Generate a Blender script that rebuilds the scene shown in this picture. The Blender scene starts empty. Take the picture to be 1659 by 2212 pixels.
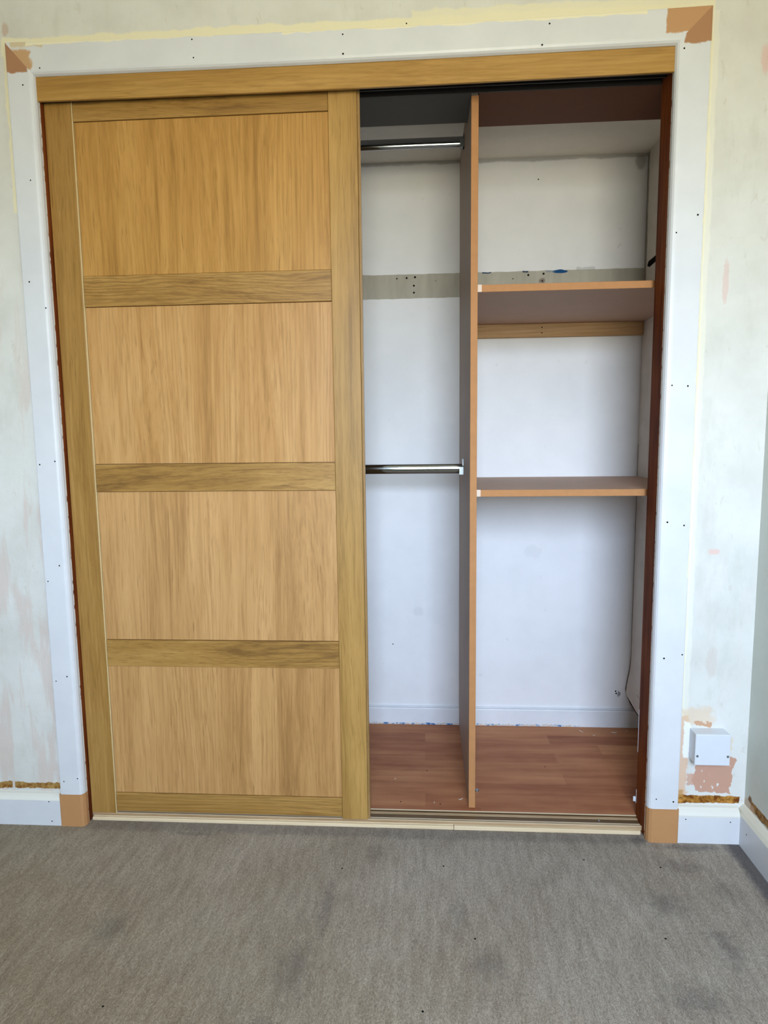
import bpy, bmesh, math, random
from mathutils import Vector, Matrix

random.seed(7)
SC = bpy.context.scene
COL = SC.collection

# ------------------------------------------------------------------ camera
cam_d = bpy.data.cameras.new('camera')
cam = bpy.data.objects.new('camera', cam_d)
COL.objects.link(cam)
SC.camera = cam
cam_d.sensor_fit = 'HORIZONTAL'
cam_d.sensor_width = 36.0
cam_d.lens = 36.0 * 1399.6 / 1659.0
cam_d.clip_start = 0.02
YAW, PITCH, ROLL = 0.06469, -0.11778, -0.01183
right = Vector((math.cos(YAW), math.sin(YAW), 0))
fwd = Vector((-math.sin(YAW) * math.cos(PITCH), math.cos(YAW) * math.cos(PITCH), math.sin(PITCH)))
up = right.cross(fwd)
r2 = right * math.cos(ROLL) + up * math.sin(ROLL)
u2 = -right * math.sin(ROLL) + up * math.cos(ROLL)
m = Matrix((r2, u2, -fwd)).transposed().to_4x4()
m.translation = Vector((0.92935, -1.61368, 1.05954))
cam.matrix_world = m

# ------------------------------------------------------------------ view, world, light
SC.view_settings.view_transform = 'Standard'
SC.view_settings.look = 'None'
SC.view_settings.gamma = 1.0
SC.view_settings.use_curve_mapping = False
SC.view_settings.exposure = 0.0

world = bpy.data.worlds.new('world')
SC.world = world
world.use_nodes = True
wt = world.node_tree
bg = wt.nodes['Background']
wn = wt.nodes.new('ShaderNodeTexCoord')
ws = wt.nodes.new('ShaderNodeSeparateXYZ')
wr = wt.nodes.new('ShaderNodeValToRGB')
wa = wt.nodes.new('ShaderNodeMath')
wa.operation = 'MULTIPLY_ADD'
wa.inputs[1].default_value = 0.5
wa.inputs[2].default_value = 0.5
wt.links.new(wn.outputs['Generated'], ws.inputs[0])
wt.links.new(ws.outputs['Z'], wa.inputs[0])
wt.links.new(wa.outputs[0], wr.inputs[0])
wt.links.new(wr.outputs[0], bg.inputs[0])
# garden below the horizon, overcast blue-white sky above it
els = wr.color_ramp.elements
els[0].position, els[0].color = 0.0, (0.30, 0.28, 0.20, 1)
els[1].position, els[1].color = 1.0, (0.66, 0.83, 1.09, 1)
for p, c in ((0.48, (0.41, 0.385, 0.29, 1)), (0.53, (0.66, 0.72, 0.72, 1)), (0.57, (0.69, 0.83, 1.03, 1))):
    e = els.new(p)
    e.color = c
bg.inputs[1].default_value = 39.0

WIN = (0.68, 1.70, 0.95, 2.05, -2.60)      # window opening in the wall behind the camera: x0 x1 z0 z1 y


# daylight comes in through the window opening: a light portal in the opening guides the sampling
pd = bpy.data.lights.new('window_portal', 'AREA')
pd.shape = 'RECTANGLE'
pd.size, pd.size_y = WIN[1] - WIN[0] - .08, WIN[3] - WIN[2] - .08
pd.cycles.is_portal = True
po = bpy.data.objects.new('window_portal', pd)
COL.objects.link(po)
po.location = ((WIN[0] + WIN[1]) / 2, WIN[4] - 0.015, (WIN[2] + WIN[3]) / 2)
po.rotation_euler = (math.radians(90), 0, 0)

# ------------------------------------------------------------------ material helpers


def lin(h):
    h = h.lstrip('#')
    out = []
    for i in (0, 2, 4):
        v = int(h[i:i + 2], 16) / 255
        out.append(v / 12.92 if v <= 0.04045 else ((v + 0.055) / 1.055) ** 2.4)
    return (*out, 1)


class NT:
    def __init__(self, name, rough=0.6, spec=0.3, metal=0.0):
        self.m = bpy.data.materials.new(name)
        self.m.use_nodes = True
        self.t = self.m.node_tree
        self.b = self.t.nodes['Principled BSDF']
        self.b.inputs['Roughness'].default_value = rough
        self.b.inputs['Specular IOR Level'].default_value = spec
        self.b.inputs['Metallic'].default_value = metal
        self._pos = None
        self._obj = None

    def n(self, kind, **kw):
        nd = self.t.nodes.new(kind)
        for k, v in kw.items():
            setattr(nd, k, v)
        return nd

    def put(self, sock, v):
        if hasattr(v, 'is_output') or isinstance(v, bpy.types.NodeSocket):
            self.t.links.new(v, sock)
        else:
            sock.default_value = v

    def pos(self):
        if self._pos is None:
            self._pos = self.n('ShaderNodeNewGeometry').outputs['Position']
        return self._pos

    def obj(self):
        if self._obj is None:
            self._obj = self.n('ShaderNodeTexCoord').outputs['Object']
        return self._obj

    def mapv(self, v, scale=(1, 1, 1), loc=(0, 0, 0), rot=(0, 0, 0)):
        nd = self.n('ShaderNodeMapping')
        self.put(nd.inputs['Vector'], v)
        nd.inputs['Scale'].default_value = scale
        nd.inputs['Location'].default_value = loc
        nd.inputs['Rotation'].default_value = rot
        return nd.outputs[0]

    def noise(self, v, scale, detail=3, rough=0.5, dist=0.0):
        nd = self.n('ShaderNodeTexNoise')
        self.put(nd.inputs['Vector'], v)
        nd.inputs['Scale'].default_value = scale
        nd.inputs['Detail'].default_value = detail
        nd.inputs['Roughness'].default_value = rough
        nd.inputs['Distortion'].default_value = dist
        return nd.outputs['Fac']

    def math(self, op, a, b=0.0, c=None, clamp=False):
        nd = self.n('ShaderNodeMath', operation=op, use_clamp=clamp)
        self.put(nd.inputs[0], a)
        self.put(nd.inputs[1], b)
        if c is not None:
            self.put(nd.inputs[2], c)
        return nd.outputs[0]

    def step(self, v, lo, hi):
        nd = self.n('ShaderNodeMapRange', clamp=True, interpolation_type='SMOOTHSTEP')
        self.put(nd.inputs[0], v)
        nd.inputs[1].default_value = lo
        nd.inputs[2].default_value = hi
        return nd.outputs[0]

    def ramp(self, f, stops):
        nd = self.n('ShaderNodeValToRGB')
        cr = nd.color_ramp
        while len(cr.elements) < len(stops):
            cr.elements.new(0.5)
        for e, (p, c) in zip(cr.elements, stops):
            e.position = p
            e.color = c if not isinstance(c, str) else lin(c)
        self.put(nd.inputs[0], f)
        return nd.outputs[0]

    def mix(self, f, a, b, blend='MIX'):
        nd = self.n('ShaderNodeMix', data_type='RGBA', blend_type=blend)
        self.put(nd.inputs['Factor'], f)
        self.put(nd.inputs['A'], lin(a) if isinstance(a, str) else a)
        self.put(nd.inputs['B'], lin(b) if isinstance(b, str) else b)
        return nd.outputs['Result']

    def sep(self, v):
        nd = self.n('ShaderNodeSeparateXYZ')
        self.put(nd.inputs[0], v)
        return nd.outputs

    def rect(self, a0, a1, b0, b1, ax='x', bx='z', soft=0.003, wob=0.006, wsc=40, stretch=(1, 1, 1)):
        """mask of a ragged-edged rectangle on a surface, in world metres"""
        p = self.sep(self.pos())
        ix = {'x': 0, 'y': 1, 'z': 2}
        v = self.mapv(self.pos(), stretch)
        n1 = self.math('MULTIPLY', self.math('SUBTRACT', self.noise(v, wsc, 3, .6), .5), 4 * wob)
        n2 = self.math('MULTIPLY', self.math('SUBTRACT', self.noise(self.mapv(v, loc=(3.7, 1.9, 5.1)), wsc, 3, .6), .5), 4 * wob)
        a = self.math('ADD', p[ix[ax]], n1)
        b = self.math('ADD', p[ix[bx]], n2)
        r = []
        for val, lo, hi in ((a, a0, a1), (b, b0, b1)):
            r.append(self.step(val, lo - soft, lo + soft))
            r.append(self.math('SUBTRACT', 1.0, self.step(val, hi - soft, hi + soft)))
        x = self.math('MULTIPLY', r[0], r[1])
        y = self.math('MULTIPLY', r[2], r[3])
        return self.math('MULTIPLY', x, y)

    def blob(self, cx, cy, rx, ry, ax='x', bx='z', wob=0.5, wsc=30, lo=0.6, hi=1.1):
        """mask of a ragged elliptical stain"""
        p = self.sep(self.pos())
        ix = {'x': 0, 'y': 1, 'z': 2}
        da = self.math('DIVIDE', self.math('SUBTRACT', p[ix[ax]], cx), rx)
        db = self.math('DIVIDE', self.math('SUBTRACT', p[ix[bx]], cy), ry)
        d = self.math('SQRT', self.math('ADD', self.math('MULTIPLY', da, da), self.math('MULTIPLY', db, db)))
        n = self.math('MULTIPLY', self.math('SUBTRACT', self.noise(self.pos(), wsc, 3, .6), .5), 2 * wob)
        return self.math('SUBTRACT', 1.0, self.step(self.math('ADD', d, n), lo, hi))

    def mul(self, a, b):
        return self.math('MULTIPLY', a, b)

    def bump(self, h, strength=0.3, dist=0.002):
        nd = self.n('ShaderNodeBump')
        nd.inputs['Strength'].default_value = strength
        nd.inputs['Distance'].default_value = dist
        self.put(nd.inputs['Height'], h)
        self.t.links.new(nd.outputs[0], self.b.inputs['Normal'])

    def done(self, col):
        self.put(self.b.inputs['Base Color'], lin(col) if isinstance(col, str) else col)
        return self.m


def plain(name, col, rough=0.5, spec=0.3, metal=0.0, var=0.06, scale=30):
    t = NT(name, rough, spec, metal)
    f = t.noise(t.obj(), scale, 4, .6)
    c = t.mix(t.step(f, .3, .7), col, col)
    k = t.ramp(f, [(.25, (1 - var, 1 - var, 1 - var, 1)), (.75, (1, 1, 1, 1))])
    return t.done(t.mix(1.0, c, k, 'MULTIPLY'))


def wood(name, light, mid, dark, axis='z', seed=0.0, figure=1.0, rough=0.42, pore=0.45):
    """oak effect foil; grain runs along axis"""
    t = NT(name, rough, 0.35)
    v = t.mapv(t.obj(), loc=(seed * 1.37, seed * .71, seed * 2.13))
    swirl = figure > 1.5
    k = 0.15 if swirl else 0.05
    st = {'z': (1, 1, k), 'x': (k, 1, 1)}[axis]
    st2 = {'z': (1, 1, .16), 'x': (.16, 1, 1)}[axis]
    g = t.mapv(v, st)
    wav = t.noise(t.mapv(v, st2), 5.0, 2, .5)
    off = t.n('ShaderNodeVectorMath', operation='SCALE')
    cmb = t.n('ShaderNodeCombineXYZ')
    for i in range(3):
        t.put(cmb.inputs[i], wav)
    t.put(off.inputs[0], cmb.outputs[0])
    off.inputs['Scale'].default_value = 0.16 if swirl else 0.10 * figure
    add = t.n('ShaderNodeVectorMath', operation='ADD')
    t.put(add.inputs[0], g)
    t.put(add.inputs[1], off.outputs[0])
    gw = add.outputs[0]
    broad = t.noise(gw, 13, 3, .55)
    streak = t.noise(gw, 60, 4, .6, 0.4)
    fine = t.noise(gw, 330, 3, .6)
    f = t.math('ADD', t.mul(broad, .45), t.math('ADD', t.mul(streak, .37), t.mul(fine, .18)))
    col = t.ramp(f, [(.34, dark), (.46, mid), (.60, light)])
    ln = t.n('ShaderNodeTexWave', wave_type='BANDS', bands_direction='X' if axis == 'z' else 'Z')
    t.put(ln.inputs['Vector'], gw)
    ln.inputs['Scale'].default_value = 26 if swirl else 30
    ln.inputs['Distortion'].default_value = 9.0 if swirl else 8.0 * figure
    ln.inputs['Detail'].default_value = 2.0
    ln.inputs['Detail Scale'].default_value = 1.4
    amt = t.step(t.noise(t.mapv(gw, loc=(2, 7, 4)), 9, 2, .5), .38, .62)
    lines = t.mul(t.step(ln.outputs['Fac'], .45, .95), amt)
    hair = t.step(t.noise(gw, 190, 2, .5), .53, .66)
    col = t.mix(t.mul(lines, .45 if swirl else .26), col, dark)
    col = t.mix(t.mul(hair, .30), col, dark)
    kp = {'z': (1, 1, .035), 'x': (.035, 1, 1)}[axis]
    pv = t.mapv(v, kp)
    pr = t.noise(pv, 420, 2, .5)
    clus = t.noise(gw, 26, 2, .5)
    pm = t.mul(t.step(pr, .60, .70), t.step(clus, .42, .62))
    col = t.mix(t.mul(pm, pore), col, t.mix(1.0, col, (0.42, .36, .28, 1), 'MULTIPLY'))
    t.bump(t.math('SUBTRACT', t.mul(fine, .5), pm), .12, .0006)
    return t.done(col)


# ------------------------------------------------------------------ mesh helpers


def new():
    return bmesh.new()


def box(bm, x0, x1, y0, y1, z0, z1, bev=0.0, mat=0, seg=1):
    vs = [bm.verts.new((x, y, z)) for x in (x0, x1) for y in (y0, y1) for z in (z0, z1)]
    idx = ((0, 1, 3, 2), (4, 6, 7, 5), (0, 4, 5, 1), (2, 3, 7, 6), (0, 2, 6, 4), (1, 5, 7, 3))
    fs = [bm.faces.new([vs[i] for i in q]) for q in idx]
    for f in fs:
        f.material_index = mat
    if bev:
        es = list({e for f in fs for e in f.edges})
        r = bmesh.ops.bevel(bm, geom=es, offset=bev, segments=seg, affect='EDGES', profile=.5)
        for f in r['faces']:
            f.material_index = mat


def prism(bm, pts, axis, a0, a1, mat=0):
    """closed polygon pts in the plane across axis, extruded from a0 to a1"""
    def mk(p, a):
        return {'x': (a, p[0], p[1]), 'y': (p[0], a, p[1]), 'z': (p[0], p[1], a)}[axis]
    A = [bm.verts.new(mk(p, a0)) for p in pts]
    B = [bm.verts.new(mk(p, a1)) for p in pts]
    fs = [bm.faces.new(A), bm.faces.new(list(reversed(B)))]
    n = len(pts)
    for i in range(n):
        fs.append(bm.faces.new((A[i], B[i], B[(i + 1) % n], A[(i + 1) % n])))
    for f in fs:
        f.material_index = mat


def disc(bm, c, r, normal='-y', mat=1, n=8, ry=None):
    vs = []
    ry = ry or r
    for i in range(n):
        a = 2 * math.pi * i / n
        u, w = r * math.cos(a), ry * math.sin(a)
        if normal == '-y':
            p = (c[0] + u, c[1], c[2] + w)
        elif normal == '-x':
            p = (c[0], c[1] - u, c[2] + w)
        else:
            p = (c[0] + u, c[1] + w, c[2])
        vs.append(bm.verts.new(p))
    f = bm.faces.new(vs)
    f.material_index = mat


def tube(bm, c, rx, rz, axis, a0, a1, n=24, mat=0):
    pts = [(c[0] + rx * math.cos(2 * math.pi * i / n), c[1] + rz * math.sin(2 * math.pi * i / n)) for i in range(n)]
    prism(bm, pts, axis, a0, a1, mat)


def obj(name, bm, mats, parent=None, org=(0, 0, 0), smooth=False):
    bmesh.ops.recalc_face_normals(bm, faces=bm.faces[:])
    me = bpy.data.meshes.new(name)
    bm.transform(Matrix.Translation(-Vector(org)))
    bm.to_mesh(me)
    bm.free()
    for mm in (mats if isinstance(mats, (list, tuple)) else [mats]):
        me.materials.append(mm)
    o = bpy.data.objects.new(name, me)
    COL.objects.link(o)
    if parent is not None:
        o.parent = parent
    else:
        o.location = org
    if smooth:
        for p in me.polygons:
            p.use_smooth = True
    return o


def tag(o, label, cat, kind='thing', group=None):
    o['label'] = label
    o['category'] = cat
    o['kind'] = kind
    if group:
        o['group'] = group
    return o


def struct(name, bm, mats, label=None, cat=None, smooth=False):
    o = obj(name, bm, mats, smooth=smooth)
    o['kind'] = 'structure'
    if label:
        o['label'] = label
        o['category'] = cat
    return o


def thing(name, label, cat, loc, group=None):
    o = bpy.data.objects.new(name, None)
    o.empty_display_size = .05
    COL.objects.link(o)
    o.location = loc
    o['label'] = label
    o['category'] = cat
    o['kind'] = 'thing'
    if group:
        o['group'] = group
    return o


# ------------------------------------------------------------------ dimensions (metres; trim face y=0, carpet z=0)
WY = 0.020                 # face of the bedroom wall
LX, RX = -0.009, 1.500     # opening
TL, TR = -0.074, 1.576     # outer edges of the side trims
H, HT = 1.931, 2.006       # head of opening, top of the head trim
PL = 0.092                 # plinth block height
WR = 1.750                 # right wall of the bedroom
D = 0.638                  # back wall of the cupboard
CX0, CX1 = -0.15, 1.647    # cupboard side walls
CF, CC = 0.020, 1.951      # cupboard floor and ceiling
ROOM = (-1.45, WR, -2.60, 2.38)

# ------------------------------------------------------------------ materials
BLACK = plain('hole_and_shade_dark', '#14120f', .9, .05)
MDF_T = plain('mdf_bare', '#b58558', .75, .2, var=.05, scale=60)


def wall_material():
    t = NT('stripped_plaster', .85, .15)
    p = t.sep(t.pos())
    m1 = t.noise(t.pos(), 5, 5, .6)
    m2 = t.noise(t.mapv(t.pos(), (1, 1, .35), loc=(4, 2, 7)), 14, 5, .65)
    c = t.ramp(m1, [(.3, '#c9c7c0'), (.5, '#d2d1cb'), (.7, '#d9d8d3')])
    c = t.mix(t.mul(t.step(m2, .52, .70), .28), c, '#b9b9ae')
    # vertical pinkish scrape marks, strongest low on the left
    s = t.noise(t.mapv(t.pos(), (1, 1, .16), loc=(1.3, .2, .1)), 26, 4, .55, .3)
    left = t.math('SUBTRACT', 1.0, t.step(p[0], .0, .3))
    low = t.math('SUBTRACT', 1.0, t.step(p[2], .9, 1.75))
    pk = t.mul(t.step(s, .48, .60), t.math('ADD', .04, t.mul(t.mul(left, low), .42)))
    c = t.mix(pk, c, '#cbb3a6')
    # short torn scratches
    s2 = t.noise(t.mapv(t.pos(), (1, 1, .4), rot=(0, .5, 0), loc=(9, 1, 2)), 60, 3, .6, .6)
    c = t.mix(t.mul(t.step(s2, .64, .70), .22), c, '#b5a99c')
    # pencil line and dashes above the opening
    # cream filler around the trim
    cream = '#e2dbbf'
    for r in ((TR - .01, TR + .012, .30, HT + .02), (TL - .018, TL + .01, 1.62, HT + .02)):
        c = t.mix(t.rect(*r, soft=.002, wob=.0035, wsc=22), c, cream)
    c = t.mix(t.rect(TL - .02, TR + .01, HT - .02, HT + .018, soft=.003, wob=.006, wsc=18), c, cream)
    c = t.mix(t.mul(t.rect(.9, TR + .01, HT - .02, HT + .034, soft=.004, wob=.008, wsc=14), .8), c, cream)
    c = t.mix(t.mul(t.rect(TR + .008, TR + .022, .1, HT, soft=.003, wob=.004, wsc=18), .7), c, '#e0ddd0')
    # tan patches round the electric box
    tan = '#d3ae90'
    c = t.mix(t.mul(t.rect(TR, 1.600, .12, .335, soft=.003, wob=.009, wsc=38), .8), c, tan)
    c = t.mix(t.mul(t.rect(TR + .005, 1.66, .317, .356, soft=.008, wob=.014, wsc=28), .55), c, '#d8bb98')
    c = t.mix(t.rect(1.590, 1.606, .222, .322, soft=.002, wob=.005, wsc=40), c, '#e4e4e6')
    c = t.mix(t.rect(1.618, 1.662, .309, .319, soft=.001, wob=.008, wsc=55), c, '#c39a7c')
    c = t.mix(t.mul(t.rect(1.690, 1.712, .245, .280, soft=.003, wob=.006, wsc=40), .6), c, '#d8c3a4')
    # bare pink plaster below the box
    pkm = t.rect(1.618, 1.716, .128, .225, soft=.0015, wob=.010, wsc=30)
    pkh = t.step(t.noise(t.mapv(t.pos(), (1.6, 1, .7), rot=(0, .4, 0)), 48, 2, .5), .645, .68)
    c = t.mix(t.mul(pkm, t.math('SUBTRACT', 1.0, pkh)), c, '#bf9580')
    c = t.mix(t.mul(t.rect(1.602, 1.618, .150, .180, soft=.001, wob=.006, wsc=50), .9), c, '#c69f8b')
    # brown torn line where the taller old skirting was
    brn = t.ramp(t.noise(t.pos(), 70, 3, .6), [(.35, '#6b3a12'), (.5, '#9a6a2a'), (.65, '#c08a44')])
    c = t.mix(t.rect(TR - .01, 1.737, .0995, .1210, soft=.001, wob=.0035, wsc=45), c, brn)
    c = t.mix(t.mul(t.rect(TR - .01, 1.594, .115, .133, soft=.003, wob=.006, wsc=45), .8), c, '#b98a4c')
    tear = t.step(t.noise(t.mapv(t.pos(), (1, 1, .01), loc=(2, 0, 0)), 36, 2, .5), .30, .36)
    brl = t.ramp(t.noise(t.pos(), 70, 3, .6), [(.35, '#7a4a1c'), (.5, '#94703a'), (.65, '#a98850')])
    c = t.mix(t.mul(t.rect(-1.4, TL - .006, .0960, .1150, soft=.001, wob=.0060, wsc=32), tear), c, brl)
    c = t.mix(t.rect(TL - .010, TL + .003, .098, .125, soft=.001, wob=.002, wsc=50), c, '#8a6038')
    # pinkish flakes on the right strip
    c = t.mix(t.mul(t.blob(1.643, .763, .016, .009, wob=.55, wsc=70), .8), c, '#d9b8ae')
    c = t.mix(t.mul(t.blob(1.650, .48, .016, .045, wob=.6, wsc=50), .35), c, '#c2b1a6')
    c = t.mix(t.mul(t.blob(1.640, 1.41, .008, .06, wob=.6, wsc=50), .55), c, '#d2b3ac')
    c = t.mix(t.mul(t.blob(1.705, 1.90, .012, .035, wob=.5, wsc=50), .7), c, '#d6b2ac')
    c = t.mix(t.mul(t.blob(-.083, 2.045, .010, .018, wob=.5, wsc=60), .6), c, '#b89a86')
    h = t.math('ADD', t.mul(t.noise(t.pos(), 60, 4, .6), .6), t.mul(m2, .8))
    t.bump(h, .35, .0025)
    return t.done(c)


M_WALL = wall_material()


def side_wall_material():
    t = NT('right_wall_paint', .8, .15)
    p = t.sep(t.pos())
    m1 = t.noise(t.pos(), 4, 4, .6)
    c = t.ramp(m1, [(.3, '#c4c8c0'), (.7, '#d2d5ce')])
    brn = t.ramp(t.noise(t.pos(), 60, 3, .6), [(.35, '#6b4520'), (.6, '#a07a48')])
    c = t.mix(t.rect(-2.7, -.010, .105, .128, ax='y', soft=.001, wob=.003, wsc=40), c, brn)
    c = t.mix(t.mul(t.rect(-.03, .03, .08, .12, ax='y', soft=.003, wob=.006, wsc=50), .6), c, '#c9ab90')
    c = t.mix(t.blob(-.006, .128, .010, .010, ax='y', wob=.7, wsc=90), c, '#7d6045')
    t.bump(t.noise(t.pos(), 60, 4, .6), .25, .002)
    return t.done(c)


M_WALLR = side_wall_material()


def closet_wall_material(name, band=True):
    t = NT(name, .75, .2)
    m1 = t.noise(t.pos(), 4, 4, .6)
    c = t.ramp(m1, [(.3, '#e0e1e4'), (.7, '#ebebee')])
    m2 = t.noise(t.mapv(t.pos(), loc=(3, 1, 8)), 22, 3, .6)
    c = t.mix(t.mul(t.step(m2, .66, .76), .25), c, '#b9babd')
    if band:
        bm_ = t.rect(-1, 3, 1.5155, 1.5945, soft=.001, wob=.0016, wsc=20)
        bc = t.ramp(t.noise(t.mapv(t.pos(), (1, 1, .2)), 30, 3, .6), [(.3, '#a5a094'), (.7, '#b6b1a5')])
        c = t.mix(bm_, c, bc)
        blue = '#174a7c'
        c = t.mix(t.blob(1.375, 1.5905, .030, .0070, wob=.45, wsc=60, lo=.7, hi=.9), c, blue)
        c = t.mix(t.mul(t.rect(1.330, 1.36, 1.5885, 1.5945, soft=.002, wob=.002), .45), c, '#5d7c9c')
        c = t.mix(t.rect(1.120, 1.150, 1.5905, 1.5945, soft=.0008, wob=.0016, wsc=50), c, '#24405c')
        c = t.mix(t.rect(1.253, 1.272, 1.5900, 1.5945, soft=.0008, wob=.0016, wsc=50), c, '#2d3f52')
        c = t.mix(t.mul(t.rect(1.43, 1.49, 1.592, 1.602, soft=.003, wob=.004), .4), c, '#8c8c8a')
        # scuffs below the band and along the ceiling corner
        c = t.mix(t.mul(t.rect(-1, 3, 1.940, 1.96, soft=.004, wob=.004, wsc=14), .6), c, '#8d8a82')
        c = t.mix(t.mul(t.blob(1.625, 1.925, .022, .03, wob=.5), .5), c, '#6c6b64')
        c = t.mix(t.mul(t.blob(1.318, 1.562, .012, .010, wob=.5, wsc=80), .7), c, '#6a5a50')
        c = t.mix(t.mul(t.blob(.90, .437, .022, .018, wob=.7, wsc=50), .14), c, '#9c9ea8')
        c = t.mix(t.mul(t.blob(1.30, .65, .03, .03, wob=.8, wsc=40), .12), c, '#b0b2b8')
        c = t.mix(t.mul(t.blob(1.61, .14, .010, .02, wob=.8, wsc=120, lo=.3, hi=.6), .7), c, '#54545a')
    t.bump(t.noise(t.pos(), 90, 3, .6), .15, .001)
    return t.done(c)


M_CLOSET = closet_wall_material('cupboard_back_paint')
M_CLOSET2 = closet_wall_material('cupboard_side_paint', False)


def lining_material():
    t = NT('cupboard_lining_paint', .75, .2)
    c = t.ramp(t.noise(t.pos(), 9, 4, .6), [(.3, '#c4bcb2'), (.7, '#d6d0c8')])
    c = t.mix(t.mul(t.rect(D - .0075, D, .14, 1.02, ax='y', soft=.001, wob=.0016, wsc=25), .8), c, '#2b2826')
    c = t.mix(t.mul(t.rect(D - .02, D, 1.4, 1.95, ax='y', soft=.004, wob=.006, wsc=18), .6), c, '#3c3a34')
    c = t.mix(t.mul(t.rect(.50, .56, .166, .170, ax='y', soft=.002, wob=.003, wsc=40), .5), c, '#77706a')
    t.bump(t.noise(t.pos(), 60, 4, .6), .3, .002)
    return t.done(c)


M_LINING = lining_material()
M_CEIL = plain('ceiling_white', '#d8d8d2', .85, .15)


def trim_material(name, mdf, masks):
    """white satin paint, bare MDF patches where the paint stops at the mitres"""
    t = NT(name, .38, .4)
    m1 = t.noise(t.pos(), 8, 3, .6)
    c = t.ramp(m1, [(.3, '#cecfd3'), (.7, '#d6d7da')])
    for mk in masks:
        c = t.mix(t.rect(*mk[0], **mk[1]), c, mk[2] if len(mk) > 2 else mdf)
    return t.done(c)


SW = dict(soft=.002, wob=.004, wsc=35)
M_TRIM_L = trim_material('left_trim_paint', '#a5795a', [((-.09, -.022, 1.937, 2.02), SW)])
M_TRIM_H = trim_material('head_trim_paint', '#bb8f66', [
    ((-.09, -.012, 1.944, 1.985), dict(soft=.004, wob=.007, wsc=45), '#bf9a72'),
    ((1.475, 1.60, 1.952, 2.02), SW),
    ((-.06, .02, 1.993, 2.02), dict(soft=.003, wob=.005, wsc=40), '#cdbd9f'),
    ((-.02, .75, 1.996, 2.02), dict(soft=.001, wob=.0035, wsc=20), '#e6dfc4'),
    ((.60, 1.43, 1.993, 2.02), dict(soft=.001, wob=.005, wsc=12), '#e6dfc4')])
M_TRIM_R = trim_material('right_trim_paint', '#a87c5a', [
    ((1.518, 1.60, 1.930, 2.02), SW),
    ((1.5735, 1.60, .7, 1.93), dict(soft=.001, wob=.0020, wsc=25), '#e6dfc4')])
M_SKIRT = trim_material('skirting_paint', '#d9c8b0', [
    ((-2, 2, .0725, .2), dict(soft=.002, wob=.0015, wsc=30), '#dcdad0')])
M_SKIRT_R = trim_material('right_skirting_paint', '#d9c8b0', [
    ((1.0, 2, .080, .2), dict(soft=.002, wob=.0015, wsc=30), '#d8d4c4')])


def closet_skirt_material():
    t = NT('cupboard_skirting_paint', .5, .3)
    m1 = t.noise(t.pos(), 8, 3, .6)
    c = t.ramp(m1, [(.3, '#d6d9df'), (.7, '#e2e4e9')])
    edge = t.rect(-1, 3, .0, .0265, soft=.001, wob=.0035, wsc=34)
    ec = t.ramp(t.noise(t.pos(), 60, 3, .7), [(.40, '#c9b9ae'), (.47, '#e0ddd8'), (.56, '#86a3bf'), (.64, '#2a62a0')])
    c = t.mix(t.mul(edge, t.math('SUBTRACT', 1.0, t.step(t.sep(t.pos())[0], 1.42, 1.5))), c, ec)
    line = t.rect(-1, 3, .0815, .0845, soft=.0006, wob=.0006, wsc=40)
    c = t.mix(t.mul(line, .5), c, '#8c8f94')
    return t.done(c)


M_CSKIRT = closet_skirt_material()


def jamb_material():
    t = NT('brown_stained_jamb', .6, .05)
    g = t.noise(t.mapv(t.pos(), (1, 1, .04)), 60, 4, .6, .3)
    b = t.noise(t.mapv(t.pos(), (1, 1, .25), loc=(1, 4, 2)), 14, 3, .6)
    c = t.ramp(t.math('ADD', t.mul(g, .5), t.mul(b, .5)), [(.36, '#451b0a'), (.5, '#6c3416'), (.64, '#854822')])
    # chipped white paint line along the front arris
    chip = t.step(t.noise(t.mapv(t.pos(), (1, 1, .5)), 90, 2, .5), .36, .48)
    p = t.sep(t.pos())
    edge = t.math('SUBTRACT', 1.0, t.step(p[1], WY + .0022, WY + .0034))
    c = t.mix(t.mul(edge, chip), c, '#e2ddd3')
    return t.done(c)


M_JAMB = jamb_material()


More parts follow.
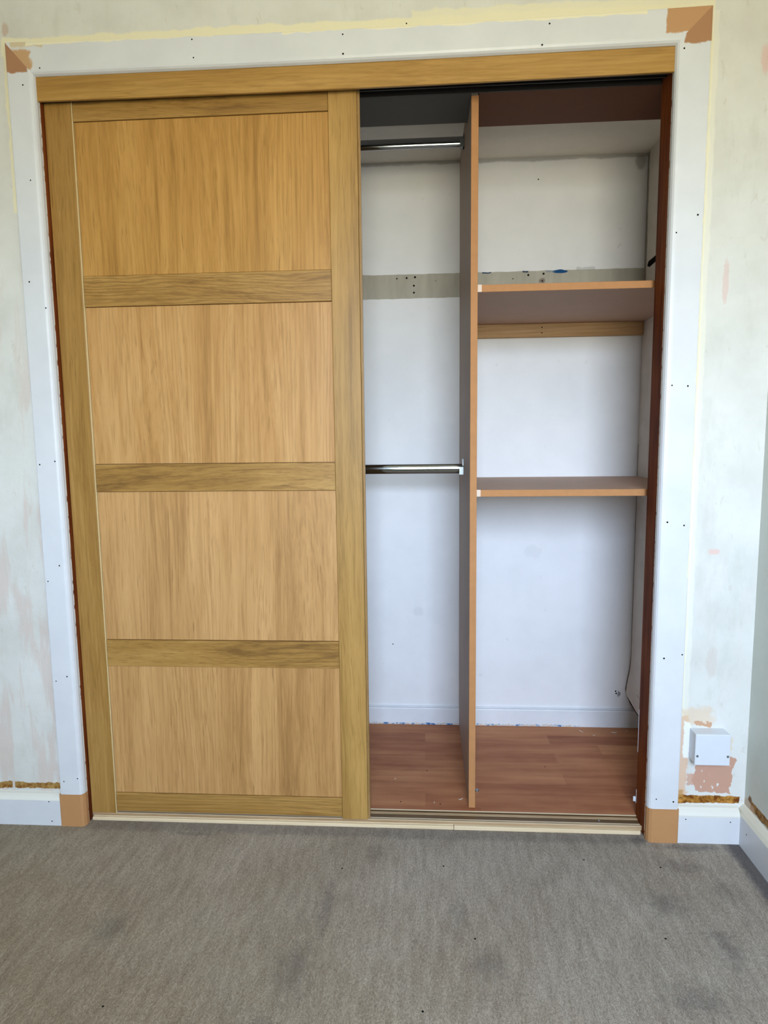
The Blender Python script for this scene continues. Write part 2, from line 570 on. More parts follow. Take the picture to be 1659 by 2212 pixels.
def carpet_material():
    t = NT('grey_carpet', .95, .05)
    v = t.pos()
    p = t.sep(v)
    fib = t.noise(v, 620, 2, .75)
    loop = t.noise(t.mapv(v, (1, .5, 1), rot=(0, 0, math.radians(-56))), 260, 3, .7)
    diag = t.noise(t.mapv(v, (1, .22, 1), rot=(0, 0, math.radians(-56))), 60, 4, .65)
    big = t.noise(v, 3.2, 4, .6)
    f = t.math('ADD', t.math('ADD', t.mul(fib, .44), t.mul(loop, .34)), t.mul(diag, .22))
    c = t.ramp(f, [(.33, '#7a6e60'), (.5, '#b8ac9e'), (.66, '#eee5d8')])
    tone = t.ramp(big, [(.3, (.86, .83, .79, 1)), (.7, (1.05, 1.05, 1.05, 1))])
    c = t.mix(1.0, c, tone, 'MULTIPLY')
    # light falloff painted into the carpet colour: browner and darker towards the near left
    shaded = t.math('ADD', t.mul(p[0], .6), t.mul(p[1], .9))
    shaded = t.math('SUBTRACT', 1.0, t.step(t.math('ADD', shaded, t.mul(t.math('SUBTRACT', t.noise(v, 6, 3, .6), .5), .5)), -.45, .55))
    c = t.mix(t.mul(shaded, .75), c, t.mix(1.0, c, (.80, .73, .58, 1), 'MULTIPLY'))
    dirt = '#5c5a5e'
    for (cx, cy, rx, ry, k) in ((.70, -.27, .018, .10, .42), (.66, -.45, .05, .10, .35), (1.47, -.23, .06, .05, .38),
                                (1.545, -.35, .035, .07, .42), (1.43, -.48, .08, .05, .38), (1.555, -.095, .06, .03, .36),
                                (1.482, .010, .03, .018, .6), (1.60, -.02, .10, .018, .5), (1.05, -.42, .05, .05, .30),
                                (.24, -.36, .05, .06, .30), (.30, -.02, .08, .012, .4), (.62, -.60, .06, .06, .3),
                                (1.62, -.18, .04, .06, .25), (.80, -.08, .03, .05, .25), (1.0, -.28, .03, .05, .25)):
        c = t.mix(t.mul(t.blob(cx, cy, rx, ry, bx='y', wob=.95, wsc=46, lo=.1, hi=1.15), k * .85), c, dirt)
    band = t.rect(1.695, 1.76, -1.6, .03, bx='y', soft=.014, wob=.008, wsc=24)
    c = t.mix(t.mul(band, .74), c, '#55545a')
    front = t.rect(0, 1.5, -.012, .05, bx='y', soft=.012, wob=.006, wsc=30)
    c = t.mix(t.mul(front, .30), c, dirt)
    for (cx, cy) in ((1.03, -.35), (.92, -.53), (.85, -.57), (1.08, -.56), (1.085, -.58), (1.10, -.585), (.97, -.12),
                     (1.32, -.08), (1.43, -.33), (.32, -.55), (.72, -.14), (1.50, -.10)):
        c = t.mix(t.blob(cx, cy, .0028, .0028, bx='y', wob=.2, lo=.7, hi=1.0), c, '#1c1a18')
    t.bump(t.math('ADD', fib, t.mul(loop, 1.2)), .9, .006)
    return t.done(c)


M_CARPET = carpet_material()


def laminate_material():
    t = NT('cherry_laminate', .50, .18)
    v = t.pos()
    br = t.n('ShaderNodeTexBrick', offset=.37, squash=1.0)
    t.put(br.inputs['Vector'], t.mapv(v, (1, 1, 1), loc=(.18, .02, 0)))
    br.inputs['Scale'].default_value = 1.0
    br.inputs['Brick Width'].default_value = .42
    br.inputs['Row Height'].default_value = .064
    br.inputs['Mortar Size'].default_value = 0.0
    br.inputs['Color1'].default_value = (0, 0, 0, 1)
    br.inputs['Color2'].default_value = (1, 1, 1, 1)
    tone = t.n('ShaderNodeRGBToBW')
    t.put(tone.inputs[0], br.outputs['Color'])
    g = t.noise(t.mapv(v, (.05, 1, 1)), 50, 4, .6, .3)
    b = t.noise(t.mapv(v, (.3, 1, 1), loc=(5, 1, 0)), 16, 3, .6)
    f = t.math('ADD', t.mul(tone.outputs[0], .22), t.math('ADD', t.mul(g, .36), t.mul(b, .42)))
    c = t.ramp(f, [(.28, '#834a2f'), (.46, '#9f6544'), (.66, '#b88058')])
    return t.done(c)


M_LAM = laminate_material()
M_MEL = plain('grey_brown_melamine', '#b39c8c', .55, .2, var=.10, scale=14)
M_SHELFB = plain('shelf_grey_brown', '#bb9b86', .55, .2, var=.08, scale=14)
M_EDGE = plain('mdf_edge', '#b48053', .65, .2, var=.12, scale=50)
M_HEADL = plain('dark_grey_board', '#4a4846', .6, .25, var=.08)
M_HEADR = plain('dark_brown_board', '#694332', .6, .15, var=.10)
M_BATTEN = wood('batten_wood', '#c3a17a', '#b18c62', '#96734a', 'x', 3.3, .6, .6, .3)
M_CHROME = plain('chrome', '#9a9da2', .09, .5, 1.0, var=.03)
M_ZINC = plain('zinc', '#a9b2b8', .28, .5, 1.0, var=.1)
M_TRACKD = plain('top_track_dark', '#2b2725', .45, .35)
M_PLAST = plain('white_plastic', '#d2d6dc', .32, .45, var=.02)
M_THRES = wood('threshold_pine', '#e6d3b4', '#dcc6a4', '#c9ae86', 'x', 5.2, .4, .5, .2)
M_THRES2 = wood('threshold_pine_darker', '#d9c49f', '#ccb388', '#b5986a', 'x', 9.1, .4, .5, .25)
M_TRK = wood('track_oak', '#bda383', '#a78c6a', '#8a6f4f', 'x', 2.2, .3, .4, .2)
M_TRKD = wood('track_oak_dark', '#6f5538', '#5f472c', '#4b3620', 'x', 4.2, .3, .45, .2)
M_TRKL = plain('track_rib_light', '#cbb79a', .35, .4, var=.05)

# oak foils of the sliding door
FR_L, FR_M, FR_D = '#ab8448', '#9a7339', '#7c5927'
PN_L, PN_M, PN_D = '#cfa678', '#bc9163', '#9f774c'

# ------------------------------------------------------------------ the room
bm = new()
box(bm, ROOM[0], WR, ROOM[2], .0882, -.03, 0)
struct('floor', bm, M_CARPET, 'worn grey carpet with darker soiled streaks', 'carpet')

bm = new()
wy1 = .094
box(bm, ROOM[0], LX - .018, WY, wy1, 0, ROOM[3])
box(bm, RX + .018, WR, WY, wy1, 0, ROOM[3])
box(bm, LX - .018, RX + .018, WY, wy1, 1.965, ROOM[3])
bmesh.ops.remove_doubles(bm, verts=bm.verts[:], dist=1e-5)
struct('wall_front', bm, M_WALL, 'stripped patchy plaster wall around the wardrobe opening', 'wall')

bm = new()
box(bm, WR, WR + .08, ROOM[2], .094, 0, ROOM[3])
struct('wall_right', bm, M_WALLR, 'pale green grey side wall at the right edge', 'wall')

bm = new()
box(bm, ROOM[0] - .08, ROOM[0], ROOM[2], .094, 0, ROOM[3])
struct('wall_left', bm, M_WALLR, 'plain side wall opposite the right wall', 'wall')

bm = new()
x0, x1, z0, z1, yw = WIN
box(bm, ROOM[0] - .08, x0, yw - .1, yw, 0, ROOM[3])
box(bm, x1, WR + .08, yw - .1, yw, 0, ROOM[3])
box(bm, x0, x1, yw - .1, yw, 0, z0)
box(bm, x0, x1, yw - .1, yw, z1, ROOM[3])
struct('wall_rear', bm, M_WALLR, 'wall with the window behind the viewer', 'wall')

bm = new()
for (a, b, c_, d) in ((x0, x0 + .04, z0, z1), (x1 - .04, x1, z0, z1), (x0, x1, z0, z0 + .04), (x0, x1, z1 - .04, z1)):
    box(bm, a, b, yw - .07, yw - .02, c_, d, .003)
struct('window_1', bm, M_PLAST, 'white window frame behind the viewer', 'window')

bm = new()
box(bm, ROOM[0] - .08, WR + .08, ROOM[2] - .1, .094, ROOM[3], ROOM[3] + .08)
struct('ceiling', bm, M_CEIL, 'white bedroom ceiling', 'ceiling')

# ------------------------------------------------------------------ the cupboard shell
bm = new()
box(bm, CX0 - .05, 1.72, .0882, D + .05, -.03, CF)
for (x, y) in ((.855, .125), (.967, .118), (.93, .30), (1.30, .34)):
    disc(bm, (x, y, CF + .0004), .0022, 'z', 1)
struct('floor_cupboard', bm, [M_LAM, BLACK], 'reddish brown laminate floor inside the wardrobe', 'floor')

bm = new()
box(bm, CX0 - .05, 1.72, D, D + .05, CF, CC)
for (x, z, r) in ((.869, 1.5825, .0034), (.897, 1.5845, .0036), (.893, 1.557, .0033), (.893, 1.5345, .0033), (.836, 1.5815, .0026),
                  (.966, 1.571, .0014), (1.272, 1.5815, .0036), (1.322, 1.5845, .0036), (1.318, 1.5615, .0026), (1.222, 1.571, .002),
                  (1.300, 1.8815, .0022), (.81, .315, .0022), (1.08, .155, .002), (1.598, .15, .003), (1.600, .142, .003)):
    disc(bm, (x, D - .0005, z), r, '-y', 1)
struct('wall_cupboard_back', bm, [M_CLOSET, BLACK], 'white painted back wall inside the wardrobe with a grey unpainted band', 'wall')

bm = new()
box(bm, CX0 - .05, CX0, .094, D, CF, CC)
struct('wall_cupboard_left', bm, M_CLOSET2, 'hidden left side wall inside the wardrobe', 'wall')

# right side: plaster lining with a broken lower end over a recessed wall
bm = new()
box(bm, 1.69, 1.72, .094, D, CF, CC)
struct('wall_cupboard_right', bm, M_CLOSET2, 'recessed white wall behind the broken lining in the wardrobe corner', 'wall')
bm = new()
edge = [(.094, .03), (.30, .050), (.43, .078), (.52, .106), (.560, .112), (.600, .128), (.625, .140), (D - .0025, .160)]
lo, hi, lob, hib = [], [], [], []
for (y, z) in edge:
    bulge = .018 * max(0.0, (y - .50) / .14) ** 2
    lo.append((CX1 - bulge, y, z))
rows = []
for k, dz in enumerate((0, .03, .07, .12, None)):
    row = []
    for (x, y, z) in lo:
        zz = CC if dz is None else z + dz
        s = {0: 1.0, 1: .75, 2: .35, 3: .08}.get(k, 0)
        xx = CX1 - (CX1 - x) * s
        row.append(bm.verts.new((xx, y, zz)))
    rows.append(row)
for a, b in zip(rows, rows[1:]):
    for i in range(len(a) - 1):
        bm.faces.new((a[i], a[i + 1], b[i + 1], b[i]))
back = [bm.verts.new((v.co.x + .022, v.co.y, v.co.z)) for v in rows[0]]
for i in range(len(back) - 1):
    bm.faces.new((rows[0][i], back[i], back[i + 1], rows[0][i + 1])).material_index = 1  # underside of the sheet coloured black as painted shadow
tb = [bm.verts.new((CX1 + .022, v.co.y, CC)) for v in rows[-1]]
for i in range(len(tb) - 1):
    bm.faces.new((back[i], tb[i], tb[i + 1], back[i + 1]))
    bm.faces.new((tb[i], rows[-1][i], rows[-1][i + 1], tb[i + 1]))
bm.faces.new([r[0] for r in rows] + [tb[0], back[0]])
bm.faces.new([r[-1] for r in rows] + [tb[-1], back[-1]])
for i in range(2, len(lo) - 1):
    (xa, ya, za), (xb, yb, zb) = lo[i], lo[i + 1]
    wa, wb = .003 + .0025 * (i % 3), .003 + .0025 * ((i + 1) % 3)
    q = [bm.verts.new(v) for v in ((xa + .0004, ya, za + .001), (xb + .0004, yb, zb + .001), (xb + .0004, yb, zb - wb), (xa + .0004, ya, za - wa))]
    bm.faces.new(q).material_index = 1  # black ribbon painting in the shadowed gap below the broken edge
# black gash where the old shelf was notched in
prism(bm, [(.515, 1.606), (.596, 1.604), (.606, 1.592), (.585, 1.584), (.515, 1.588)], 'x', CX1 - .0008, CX1 + .001, 1)
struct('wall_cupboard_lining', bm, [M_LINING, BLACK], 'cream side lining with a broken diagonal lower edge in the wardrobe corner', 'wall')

bm = new()
box(bm, CX0 - .05, 1.72, .094, D + .05, CC, CC + .05)
struct('ceiling_cupboard', bm, plain('cupboard_ceiling_white', '#efebe4', .85, .15), 'dull white ceiling inside the wardrobe', 'ceiling')

bm = new()
prism(bm, [(D, CF), (D - .012, CF), (D - .012, .078), (D - .007, .0865), (D, .0865)], 'x', CX0, 1.69)
struct('baseboard_cupboard', bm, M_CSKIRT, 'low white skirting with chipped blue paint inside the wardrobe', 'skirting')

# ------------------------------------------------------------------ trim round the opening
# profile across the trim: s 0 at the inner edge, 1 at the outer; y depth
PROF = [(0.0, WY), (0.0, .0115), (.035, .0055), (.085, .0020), (.155, .0003), (.21, 0), (.955, 0), (.985, .0008), (1.0, .003), (1.0, WY)]


def nails(bm, pts, r=.0021, y=-.0004):
    for (x, z) in pts:
        disc(bm, (x, y, z), r * random.uniform(.8, 1.15), '-y', 1)


def strip(bm, A, B):
    for i in range(len(A)):
        j = (i + 1) % len(A)
        bm.faces.new((A[i], B[i], B[j], A[j]))


def cap(bm, A):
    bm.faces.new(A)


bm = new()
A = [bm.verts.new((LX + (TL - LX) * s, y, PL)) for s, y in PROF]
B = [bm.verts.new((LX + (TL - LX) * s, y, H + (HT - H) * s)) for s, y in PROF]
strip(bm, A, B)
cap(bm, A)
cap(bm, list(reversed(B)))
nails(bm, [(-.035, 1.908), (-.033, 1.690), (-.055, 1.45), (-.017, 1.386), (-.063, .995), (-.022, 1.003), (-.064, .688), (-.030, .73),
           (-.062, .415), (-.031, .428), (-.061, .130), (-.022, .139)])
struct('trim_1', bm, [M_TRIM_L, BLACK], 'white painted trim up the left side of the wardrobe opening', 'architrave')

bm = new()
A = [bm.verts.new((RX + (TR - RX) * s, y, PL)) for s, y in PROF]
B = [bm.verts.new((RX + (TR - RX) * s, y, H + (HT - H) * s)) for s, y in PROF]
strip(bm, A, B)
cap(bm, A)
cap(bm, list(reversed(B)))
nails(bm, [(1.5155, 1.918), (1.561, 1.558), (1.514, 1.520), (1.518, 1.170), (1.555, 1.168), (1.520, .840), (1.560, .832), (1.569, .505), (1.525, .495),
           (1.520, .119), (1.563, .113)])
struct('trim_2', bm, [M_TRIM_R, BLACK], 'white painted trim up the right side of the wardrobe opening', 'architrave')

bm = new()
rings = []
NS = 16
for k in range(NS + 1):
    u = k / NS
    ring = []
    for s, y in PROF:
        xa = LX + (TL - LX) * s
        xb = RX + (TR - RX) * s
        sag = math.sin(math.pi * u) * (.003 + .006 * s)
        ring.append(bm.verts.new((xa + (xb - xa) * u, y, H + (HT - H) * s - sag)))
    rings.append(ring)
for a, b in zip(rings, rings[1:]):
    strip(bm, a, b)
cap(bm, rings[0])
cap(bm, list(reversed(rings[-1])))
nails(bm, [(.385, 1.990), (.387, 1.950), (.01, 1.944), (.742, 1.984), (.742, 1.942), (.89, 2.000), (1.215, 1.984), (1.199, 1.940)])
struct('trim_3', bm, [M_TRIM_H, BLACK], 'white painted head trim with bare brown mitres across the top of the opening', 'architrave')

for (nm, a, b, lab) in (('trim_4', TL - .003, LX + .001, 'bare brown plinth block below the left trim'),
                        ('trim_5', RX, TR + .002, 'bare brown plinth block below the right trim')):
    bm = new()
    s = (lambda q, a=a, b=b: b - (b - a) * q) if nm == 'trim_4' else (lambda q, a=a, b=b: a + (b - a) * q)
    pts = [(s(0), WY), (s(0), .010), (s(.05), .002), (s(.13), -.002), (s(.97), -.002), (s(1), 0), (s(1), WY)]
    prism(bm, pts, 'z', 0, PL)
    struct(nm, bm, MDF_T, lab, 'plinth block')

# jambs lining the opening
bm = new()
box(bm, LX - .018, LX, WY, .093, 0, 1.94, .0008)
struct('trim_6', bm, M_JAMB, 'thin strip of dark brown jamb beside the left edge of the sliding door', 'jamb')
bm = new()
box(bm, RX, RX + .018, WY, .093, 0, 1.94, .0008)
for (za, zb) in ((.20, .32), (.053, .092)):
    box(bm, RX - .0006, RX + .001, .0915, .0936, za, zb, mat=1)
struct('trim_7', bm, [M_JAMB, M_PLAST], 'dark brown stained jamb at the right of the open wardrobe', 'jamb')

# ------------------------------------------------------------------ room skirting
SK = [(WY, 0), (.0, 0), (.0, .073), (.004, .081), (.012, .087), (WY, .0895)]
bm = new()
prism(bm, SK, 'x', ROOM[0], TL - .003)
nails(bm, [(-.108, .070), (-.103, .013)], .002)
struct('baseboard_left', bm, [M_SKIRT, BLACK], 'white skirting board left of the wardrobe', 'skirting')
bm = new()
SK2 = [(WY, 0), (.0, 0), (.0, .076), (.004, .085), (.012, .093), (WY, .096)]
prism(bm, SK2, 'x', TR + .002, WR - .018)
nails(bm, [(1.596, .066), (1.708, .061)], .002)
struct('baseboard_front', bm, [M_SKIRT, BLACK], 'short white skirting board between the right plinth and the corner', 'skirting')
bm = new()
prism(bm, [(WR, 0), (WR - .018, 0), (WR - .018, .080), (WR - .013, .090), (WR - .004, .099), (WR, .101)], 'y', ROOM[2], WY)
disc(bm, (WR - .0184, -.035, .050), .002, '-x', 1)
struct('baseboard_right', bm, [M_SKIRT_R, BLACK], 'white skirting board along the right wall', 'skirting')

# ------------------------------------------------------------------ pelmet over the doors
root = thing('wardrobe_pelmet', 'oak effect pelmet board across the top of the wardrobe opening', 'pelmet', (.75, .02, 1.8765))
o3 = root.location
bm = new()
ra = []
for k in range(NS + 1):
    u = k / NS
    x = LX + (RX - LX) * u
    sag = math.sin(math.pi * u) * .0035
    ra.append([bm.verts.new((x, y, z - sag)) for y, z in ((.0136, 1.8765), (.0128, 1.8772), (.0128, 1.9300), (.0195, 1.9300), (.0195, 1.8765))])
for a, b in zip(ra, ra[1:]):
    strip(bm, a, b)
cap(bm, ra[0])
cap(bm, list(reversed(ra[-1])))
obj('board', bm, wood('pelmet_oak', '#b38b4c', '#a1793c', '#85602d', 'x', 1.7, .5), root, o3)
bm = new()
ra = []
for k in range(NS + 1):
    u = k / NS
    x = LX + (RX - LX) * u
    sag = math.sin(math.pi * u) * .0035
    ra.append([bm.verts.new((x, y, z - sag)) for y, z in ((.012, 1.9318), (.0105, 1.9330), (.0105, 1.9360), (.012, 1.9385), (.0195, 1.9385), (.0195, 1.9314), (.0135, 1.9303))])
for a, b in zip(ra, ra[1:]):
    strip(bm, a, b)
cap(bm, ra[0])
cap(bm, list(reversed(ra[-1])))
obj('top_bead', bm, wood('pelmet_bead_oak', '#b58d4e', '#a27b41', '#866432', 'x', 6.7, .3), root, o3)

# ------------------------------------------------------------------ tracks and header boards
root = thing('top_sliding_track', 'dark metal sliding door track hidden under the oak pelmet', 'track', (.75, .06, 1.884))
o3 = root.location
bm = new()
box(bm, LX, RX, .031, .092, 1.9085, 1.9125)
obj('channel_base', bm, M_TRACKD, root, o3)
for y in (.0315, .0585, .0885):
    bm = new()
    box(bm, LX, RX, y, y + .0035, 1.888 if y > .04 else 1.8815, 1.9085, .0005)
    obj('channel_fin', bm, M_TRACKD, root, o3)

bm = new()
box(bm, .30, 1.0465, .0945, .247, 1.8895, 1.902, .001)
o = obj('header_board', bm, M_HEADL, org=(.67, .17, 1.8895))
tag(o, 'dark grey header board above the hanging rails', 'board')
bm = new()
box(bm, 1.0640, CX1 - .001, .0945, .274, 1.8895, 1.902, .001)
o = obj('header_board', bm, M_HEADR, org=(1.35, .18, 1.8895))
tag(o, 'dark brown header board above the right hand shelves', 'board')

# bottom track
root = thing('bottom_sliding_track', 'oak coloured double sliding door track along the wardrobe floor edge', 'track', (.75, .062, 0))
o3 = root.location
bm = new()
box(bm, LX, RX, .0405, .0900, 0, .0060)
box(bm, LX, RX, .0583, .0738, .0060, .0138)
box(bm, LX, RX, .0862, .0879, .0060, .0180)
obj('track_base', bm, M_TRKD, root, o3)
bm = new()
box(bm, LX, RX, .0405, .0490, .0060, .0165, .0006)
obj('front_lip', bm, M_TRK, root, o3)
bm = new()
box(bm, LX, RX, .0405, .0428, .0165, .0180, .0004)
obj('front_rib', bm, M_TRKL, root, o3)
bm = new()
box(bm, LX, RX, .0540, .0562, .0060, .0150, .0004)
obj('middle_rib', bm, M_TRKL, root, o3)
bm = new()
prism(bm, [(.0740, .0060), (.0744, .0150), (.0770, .0153), (.0775, .0147), (.0800, .0147), (.0805, .0153), (.0828, .0153), (.0832, .0060)], 'x', LX, RX)
obj('rear_ledge', bm, M_TRK, root, o3)
bm = new()
box(bm, LX, RX, .0858, .0879, .0180, .0206, .0004)
obj('rear_rib', bm, M_TRKL, root, o3)
bm = new()
tube(bm, (1.395, .066), .0028, .0028, 'z', .0138, .0152, 12)
obj('screw', bm, M_ZINC, root, o3)

bm = new()
box(bm, -.004, 1.001, .0375, .0400, 0, .0105, .0008)
box(bm, -.004, 1.001, .0290, .0375, 0, .0100, .0012)
o = obj('threshold_strip', bm, M_THRES, org=(.5, .034, 0))
tag(o, 'long pale wooden threshold strip under the sliding door at the carpet edge', 'threshold')
bm = new()
box(bm, 1.002, 1.494, .0285, .0400, 0, .0112, .0012)
o = obj('threshold_strip', bm, M_THRES, org=(1.25, .034, 0))
tag(o, 'short pale wooden threshold strip by the right jamb at the carpet edge', 'threshold')

# ------------------------------------------------------------------ sliding door
DY = .0370
DX0, DX1 = LX + .001, .7745
SA, SB = .063, .6985
DZ0, DZ1 = .0185, 1.886
root = thing('sliding_wardrobe_door', 'oak effect sliding wardrobe door with four panels, closed over the left half', 'door', (.38, .047, DZ0))
o3 = root.location


def part(name, bm, mat, smooth=False):
    return obj(name, bm, mat, root, o3, smooth)


bm = new()
box(bm, DX0, SA - .0024, DY, DY + .018, DZ0, DZ1, .0012, seg=2)
part('stile', bm, wood('stile_oak', FR_L, FR_M, FR_D, 'z', 1.1, .5))
bm = new()
box(bm, SB, .7685, DY, DY + .018, DZ0, DZ1, .0012, seg=2)
part('stile', bm, wood('stile_oak_right', '#b48d4f', '#a37d42', '#84622f', 'z', 4.6, .5))
bm = new()
box(bm, .7690, .7722, DY + .0040, DY + .018, DZ0, DZ1, .0008, seg=2)
box(bm, .7722, DX1, DY + .0095, DY + .018, DZ0, DZ1)
e = part('edge_profile', bm, wood('edge_oak', '#a9865a', '#93713f', '#77582e', 'z', 7.7, .3))

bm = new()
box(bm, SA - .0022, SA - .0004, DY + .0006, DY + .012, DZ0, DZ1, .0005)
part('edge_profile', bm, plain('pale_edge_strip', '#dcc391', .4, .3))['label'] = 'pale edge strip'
rails = [('top_rail', 1.8385, DZ1, 11.0, 1.0), ('cross_rail', 1.3935, 1.4690, 12.5, 1.9), ('cross_rail', .9205, .9920, 14.2, 1.9),
         ('cross_rail', .4445, .5175, 15.9, 1.9), ('bottom_rail', .0240, .0775, 17.1, .8)]
for (nm, za, zb, sd, fig) in rails:
    bm = new()
    box(bm, SA + .0006, SB - .0006, DY + .0015, DY + .016, za, zb, .0010, seg=2)
    part(nm, bm, wood('rail_oak_%d' % int(sd), FR_L, FR_M, '#6e4d24', 'x', sd, fig, .42, .7))
panels = [(1.4700, 1.8375), (.9930, 1.3925), (.5185, .9195), (.0785, .4435)]
tones = [('#bd8f4e', '#ab7d3e', '#875f2b'), ('#c2965f', '#b1834c', '#8f6838'), ('#c69a65', '#b48854', '#946b3f'), ('#c29660', '#b08450', '#8f673a')]
for i, ((za, zb), tn) in enumerate(zip(panels, tones)):
    bm = new()
    box(bm, SA + .0006, SB - .0006, DY + .0052, DY + .014, za, zb, .0006)
    part('panel', bm, wood('panel_oak_%d' % i, *tn, 'z', 21.3 + 3.7 * i, .8, .40, .5))

# ------------------------------------------------------------------ fittings inside
VX0, VX1 = 1.0460, 1.0640
root = thing('divider_panel', 'tall upright divider panel with tan front edge in the middle of the open wardrobe', 'divider', (1.055, .37, CF))
o3 = root.location
bm = new()
prism(bm, [(.1045, CF), (D - .0125, CF), (D - .0125, .0868), (D - .0005, .0868), (D - .0005, CC - .0005), (.2750, CC - .0005), (.2750, 1.8885), (.1045, 1.8885)], 'x', VX0, VX1)
part('board', bm, M_MEL)
bm = new()
box(bm, VX0, VX1, .1025, .1045, CF + .001, 1.8885, .0006)
part('front_edge', bm, M_EDGE)

SHY = .1180
for (zt, nm_l) in ((1.4400, 'upper shelf with tan front edge to the right of the divider'),
                   (.9120, 'lower shelf with tan front edge to the right of the divider')):
    root = thing('shelf', nm_l, 'shelf', (1.355, .38, zt - .018), 'shelves right of the divider')
    o3 = root.location
    bm = new()
    box(bm, VX1 + .0003, CX1 - .0005, SHY + .002, D - .0005, zt - .018, zt, .0005)
    part('board', bm, M_SHELFB)
    bm = new()
    box(bm, VX1 + .0003, CX1 - .0005, SHY, SHY + .002, zt - .018, zt, .0006)
    part('front_edge', bm, M_EDGE)
    bm = new()
    box(bm, VX1 + .0002, VX1 + .0115, SHY - .0006, SHY + .006, zt - .0178, zt + .0006, .0005)
    q = part('filler_dab', bm, plain('filler_dab_paint_%d' % int(zt * 100), '#dcc8b8', .7, .2))
    q['label'] = 'pale dab of filler at the shelf end'

bm = new()
box(bm, VX1 + .0003, CX1 - .0005, D - .0185, D - .0005, 1.3780, 1.4215, .0012)
for z in (1.4085, 1.3910):
    disc(bm, (1.3165, D - .0189, z), .0022, '-y', 1)
o = obj('shelf_batten', bm, [M_BATTEN, BLACK], org=(1.355, D - .009, 1.378))
tag(o, 'pale wooden batten on the back wall under the upper shelf', 'batten')


def hanging_rail(label, y, z, group, tall=.032):
    global root, o3
    root = thing('hanging_rail', label, 'rail', (.45, y, z), group)
    o3 = root.location
    bm = new()
    n = 64
    pts = [(y + .0075 * math.cos(2 * math.pi * i / n), z + .0148 * math.sin(2 * math.pi * i / n)) for i in range(n)]
    A = [bm.verts.new((CX0 + .0005, p[0], p[1])) for p in pts]
    B = [bm.verts.new((VX0 - .0005, p[0], p[1])) for p in pts]
    strip(bm, A, B)
    part('tube', bm, M_CHROME, True)
    for xa, xb in ((VX0 - .0125, VX0 - .0003), (CX0 + .0003, CX0 + .0125)):
        bm = new()
        h = tall
        s = [(y - .0108, z - .0175), (y + .0108, z - .0175), (y + .0108, z + .006), (y + .0085, z + .010), (y + .0085, z + h * .5), (y + .005, z + h * .94),
             (y, z + h), (y - .005, z + h * .94), (y - .0085, z + h * .5), (y - .0085, z + .010), (y - .0108, z + .006)]
        plate = [p for p in s]
        inner = xa if xb > 0.5 else xb
        prism(bm, plate, 'x', (xb - .003) if xb > .5 else xa, xb if xb > .5 else (xa + .003))
        prism(bm, [(y - .0105, z - .0175), (y + .0105, z - .0175), (y + .0105, z + .005), (y + .0078, z + .005), (y + .0078, z - .0148),
                   (y - .0078, z - .0148), (y - .0078, z + .005), (y - .0105, z + .005)], 'x', xa, xb)
        part('end_bracket', bm, M_ZINC)


hanging_rail('upper chrome hanging rail close under the wardrobe ceiling', .400, 1.9080 - .001, 'hanging rails', .022)
hanging_rail('lower chrome hanging rail halfway up the wardrobe beside the divider', .400, .9545, 'hanging rails')

# ------------------------------------------------------------------ electric box on the wall
root = thing('electric_box', 'white square electric box with blank cover low on the right wall strip', 'electric box', (1.645, WY, .224))
o3 = root.location
bm = new()
box(bm, 1.6045, 1.6885, -.0120, WY - .0002, .2245, .3045, .0015, seg=2)
part('box_body', bm, M_PLAST)
bm = new()
box(bm, 1.6035, 1.6895, -.0200, -.0120, .2235, .3055, .0022, seg=2)
cp = part('cover_plate', bm, M_PLAST)
for x in (1.609, 1.6835):
    bm = new()
    tube(bm, (x, .2485), .0030, .0030, 'y', -.0212, -.0195, 14)
    part('screw', bm, M_ZINC)

# ------------------------------------------------------------------ bits lying on the cupboard floor
root = thing('fixing_screw', 'small steel screw with cupped washer on the laminate by the foot of the divider', 'screw', (1.0760, .193, CF))
o3 = root.location
bm = new()
rr = [(.0015, .0030), (.0045, .0032), (.0062, .0018), (.0066, 0)]
n = 20
rgs = [[bm.verts.new((1.0760 + r * math.cos(2 * math.pi * i / n), .193 + r * math.sin(2 * math.pi * i / n), CF + .0002 + z)) for i in range(n)] for r, z in rr]
for a, b in zip(rgs, rgs[1:]):
    strip(bm, a, b)
cap(bm, rgs[-1])
cap(bm, rgs[0])
part('washer', bm, M_ZINC)
bm = new()
tube(bm, (1.0760, .193), .0030, .0030, 'z', CF + .0028, CF + .0048, 14)
disc(bm, (1.0756, .193, CF + .00485), .0014, 'z', 1)
part('screw_head', bm, [M_ZINC, BLACK])


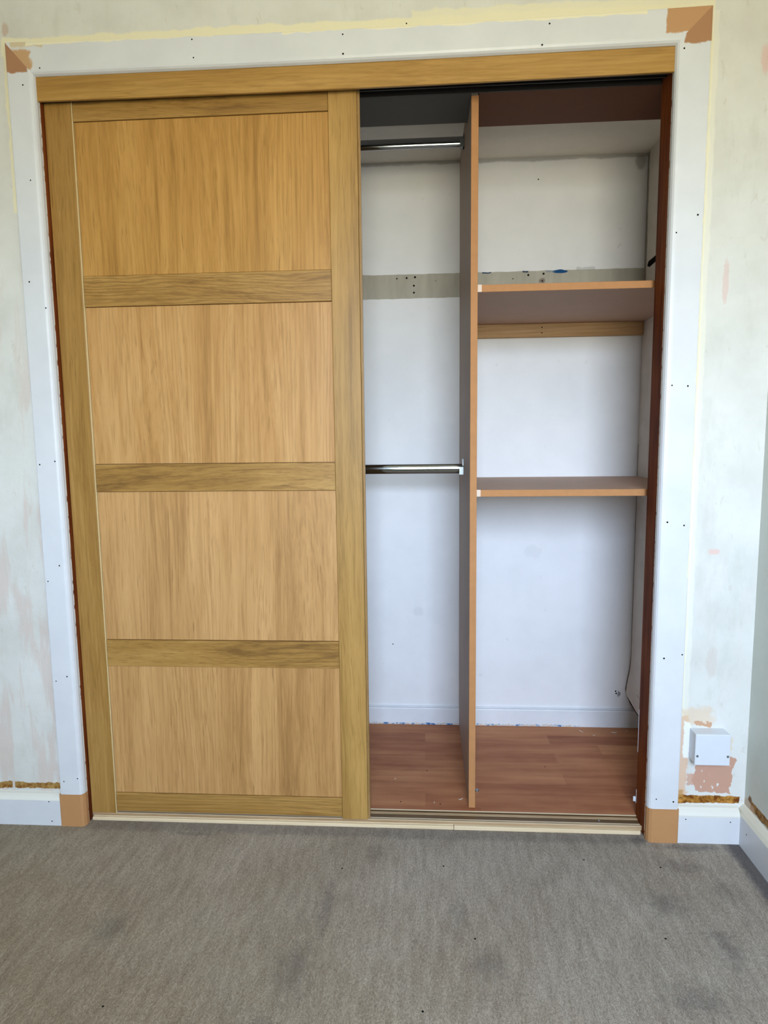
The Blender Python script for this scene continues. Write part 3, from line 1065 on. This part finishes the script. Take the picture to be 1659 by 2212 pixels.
def chip(label, x, y, L, W, ang, z=CF, curl=.002):
    bm = new()
    n = 6
    top, bot = [], []
    for i in range(n + 1):
        u = i / n - .5
        w = W * (1 - (2 * u) ** 2 * .7) * random.uniform(.7, 1.1)
        px = u * L
        py = curl * .8 * math.sin(3 * u)
        zz = .0003 + curl * (2 * u) ** 2
        top.append((px, py + w / 2, zz))
        bot.append((px, py - w / 2, zz))
    ca, sa = math.cos(ang), math.sin(ang)
    mk = lambda p, dz: bm.verts.new((x + p[0] * ca - p[1] * sa, y + p[0] * sa + p[1] * ca, z + p[2] + dz))
    T0 = [mk(p, 0) for p in top]
    B0 = [mk(p, 0) for p in bot]
    T1 = [mk(p, .0008) for p in top]
    B1 = [mk(p, .0008) for p in bot]
    for i in range(n):
        bm.faces.new((T0[i], T0[i + 1], B0[i + 1], B0[i]))
        bm.faces.new((T1[i], B1[i], B1[i + 1], T1[i + 1]))
        bm.faces.new((T0[i], T1[i], T1[i + 1], T0[i + 1]))
        bm.faces.new((B0[i], B0[i + 1], B1[i + 1], B1[i]))
    bm.faces.new((T0[0], B0[0], B1[0], T1[0]))
    bm.faces.new((T0[-1], T1[-1], B1[-1], B0[-1]))
    o = obj('paint_flake', bm, M_FLAKE, org=(x, y, z))
    tag(o, label, 'paint flake', 'thing', 'paint flakes on the laminate')


M_FLAKE = plain('paint_flake_white', '#d9cfc2', .7, .2)
chip('largest cream paint flake on the laminate near the back right corner', 1.581, .585, .020, .0050, -.15)
chip('pale paint flake on the laminate left of the largest flake', 1.507, .561, .007, .0035, -.6)
chip('small pale paint flake against the back edge of the right jamb', 1.6285, .600, .007, .003, .1)
chip('tiny pale paint flake just in front of the largest flake', 1.583, .570, .004, .0025, .0)
chip('thin curled cream flake on the laminate left of the divider foot', 1.026, .144, .014, .0030, .25)
chip('small pale crumb of paint at the front left of the divider', .950, .124, .005, .0035, .4)
chip('pale speck of paint on the laminate beside the sliding door', .834, .247, .005, .0030, -.3)
chip('long thin pale flake hanging off the skirting bottom right of the divider', 1.470, .590, .020, .0030, -1.1)

# white floor guide at the foot of the right jamb
bm = new()
box(bm, 1.4930, 1.4998, .0938, .0985, CF + .036, CF + .050, .0012)
o = obj('door_guide', bm, M_PLAST, org=(1.496, .096, CF + .036))
tag(o, 'tiny white plastic stop fixed low on the back edge of the right jamb', 'guide')
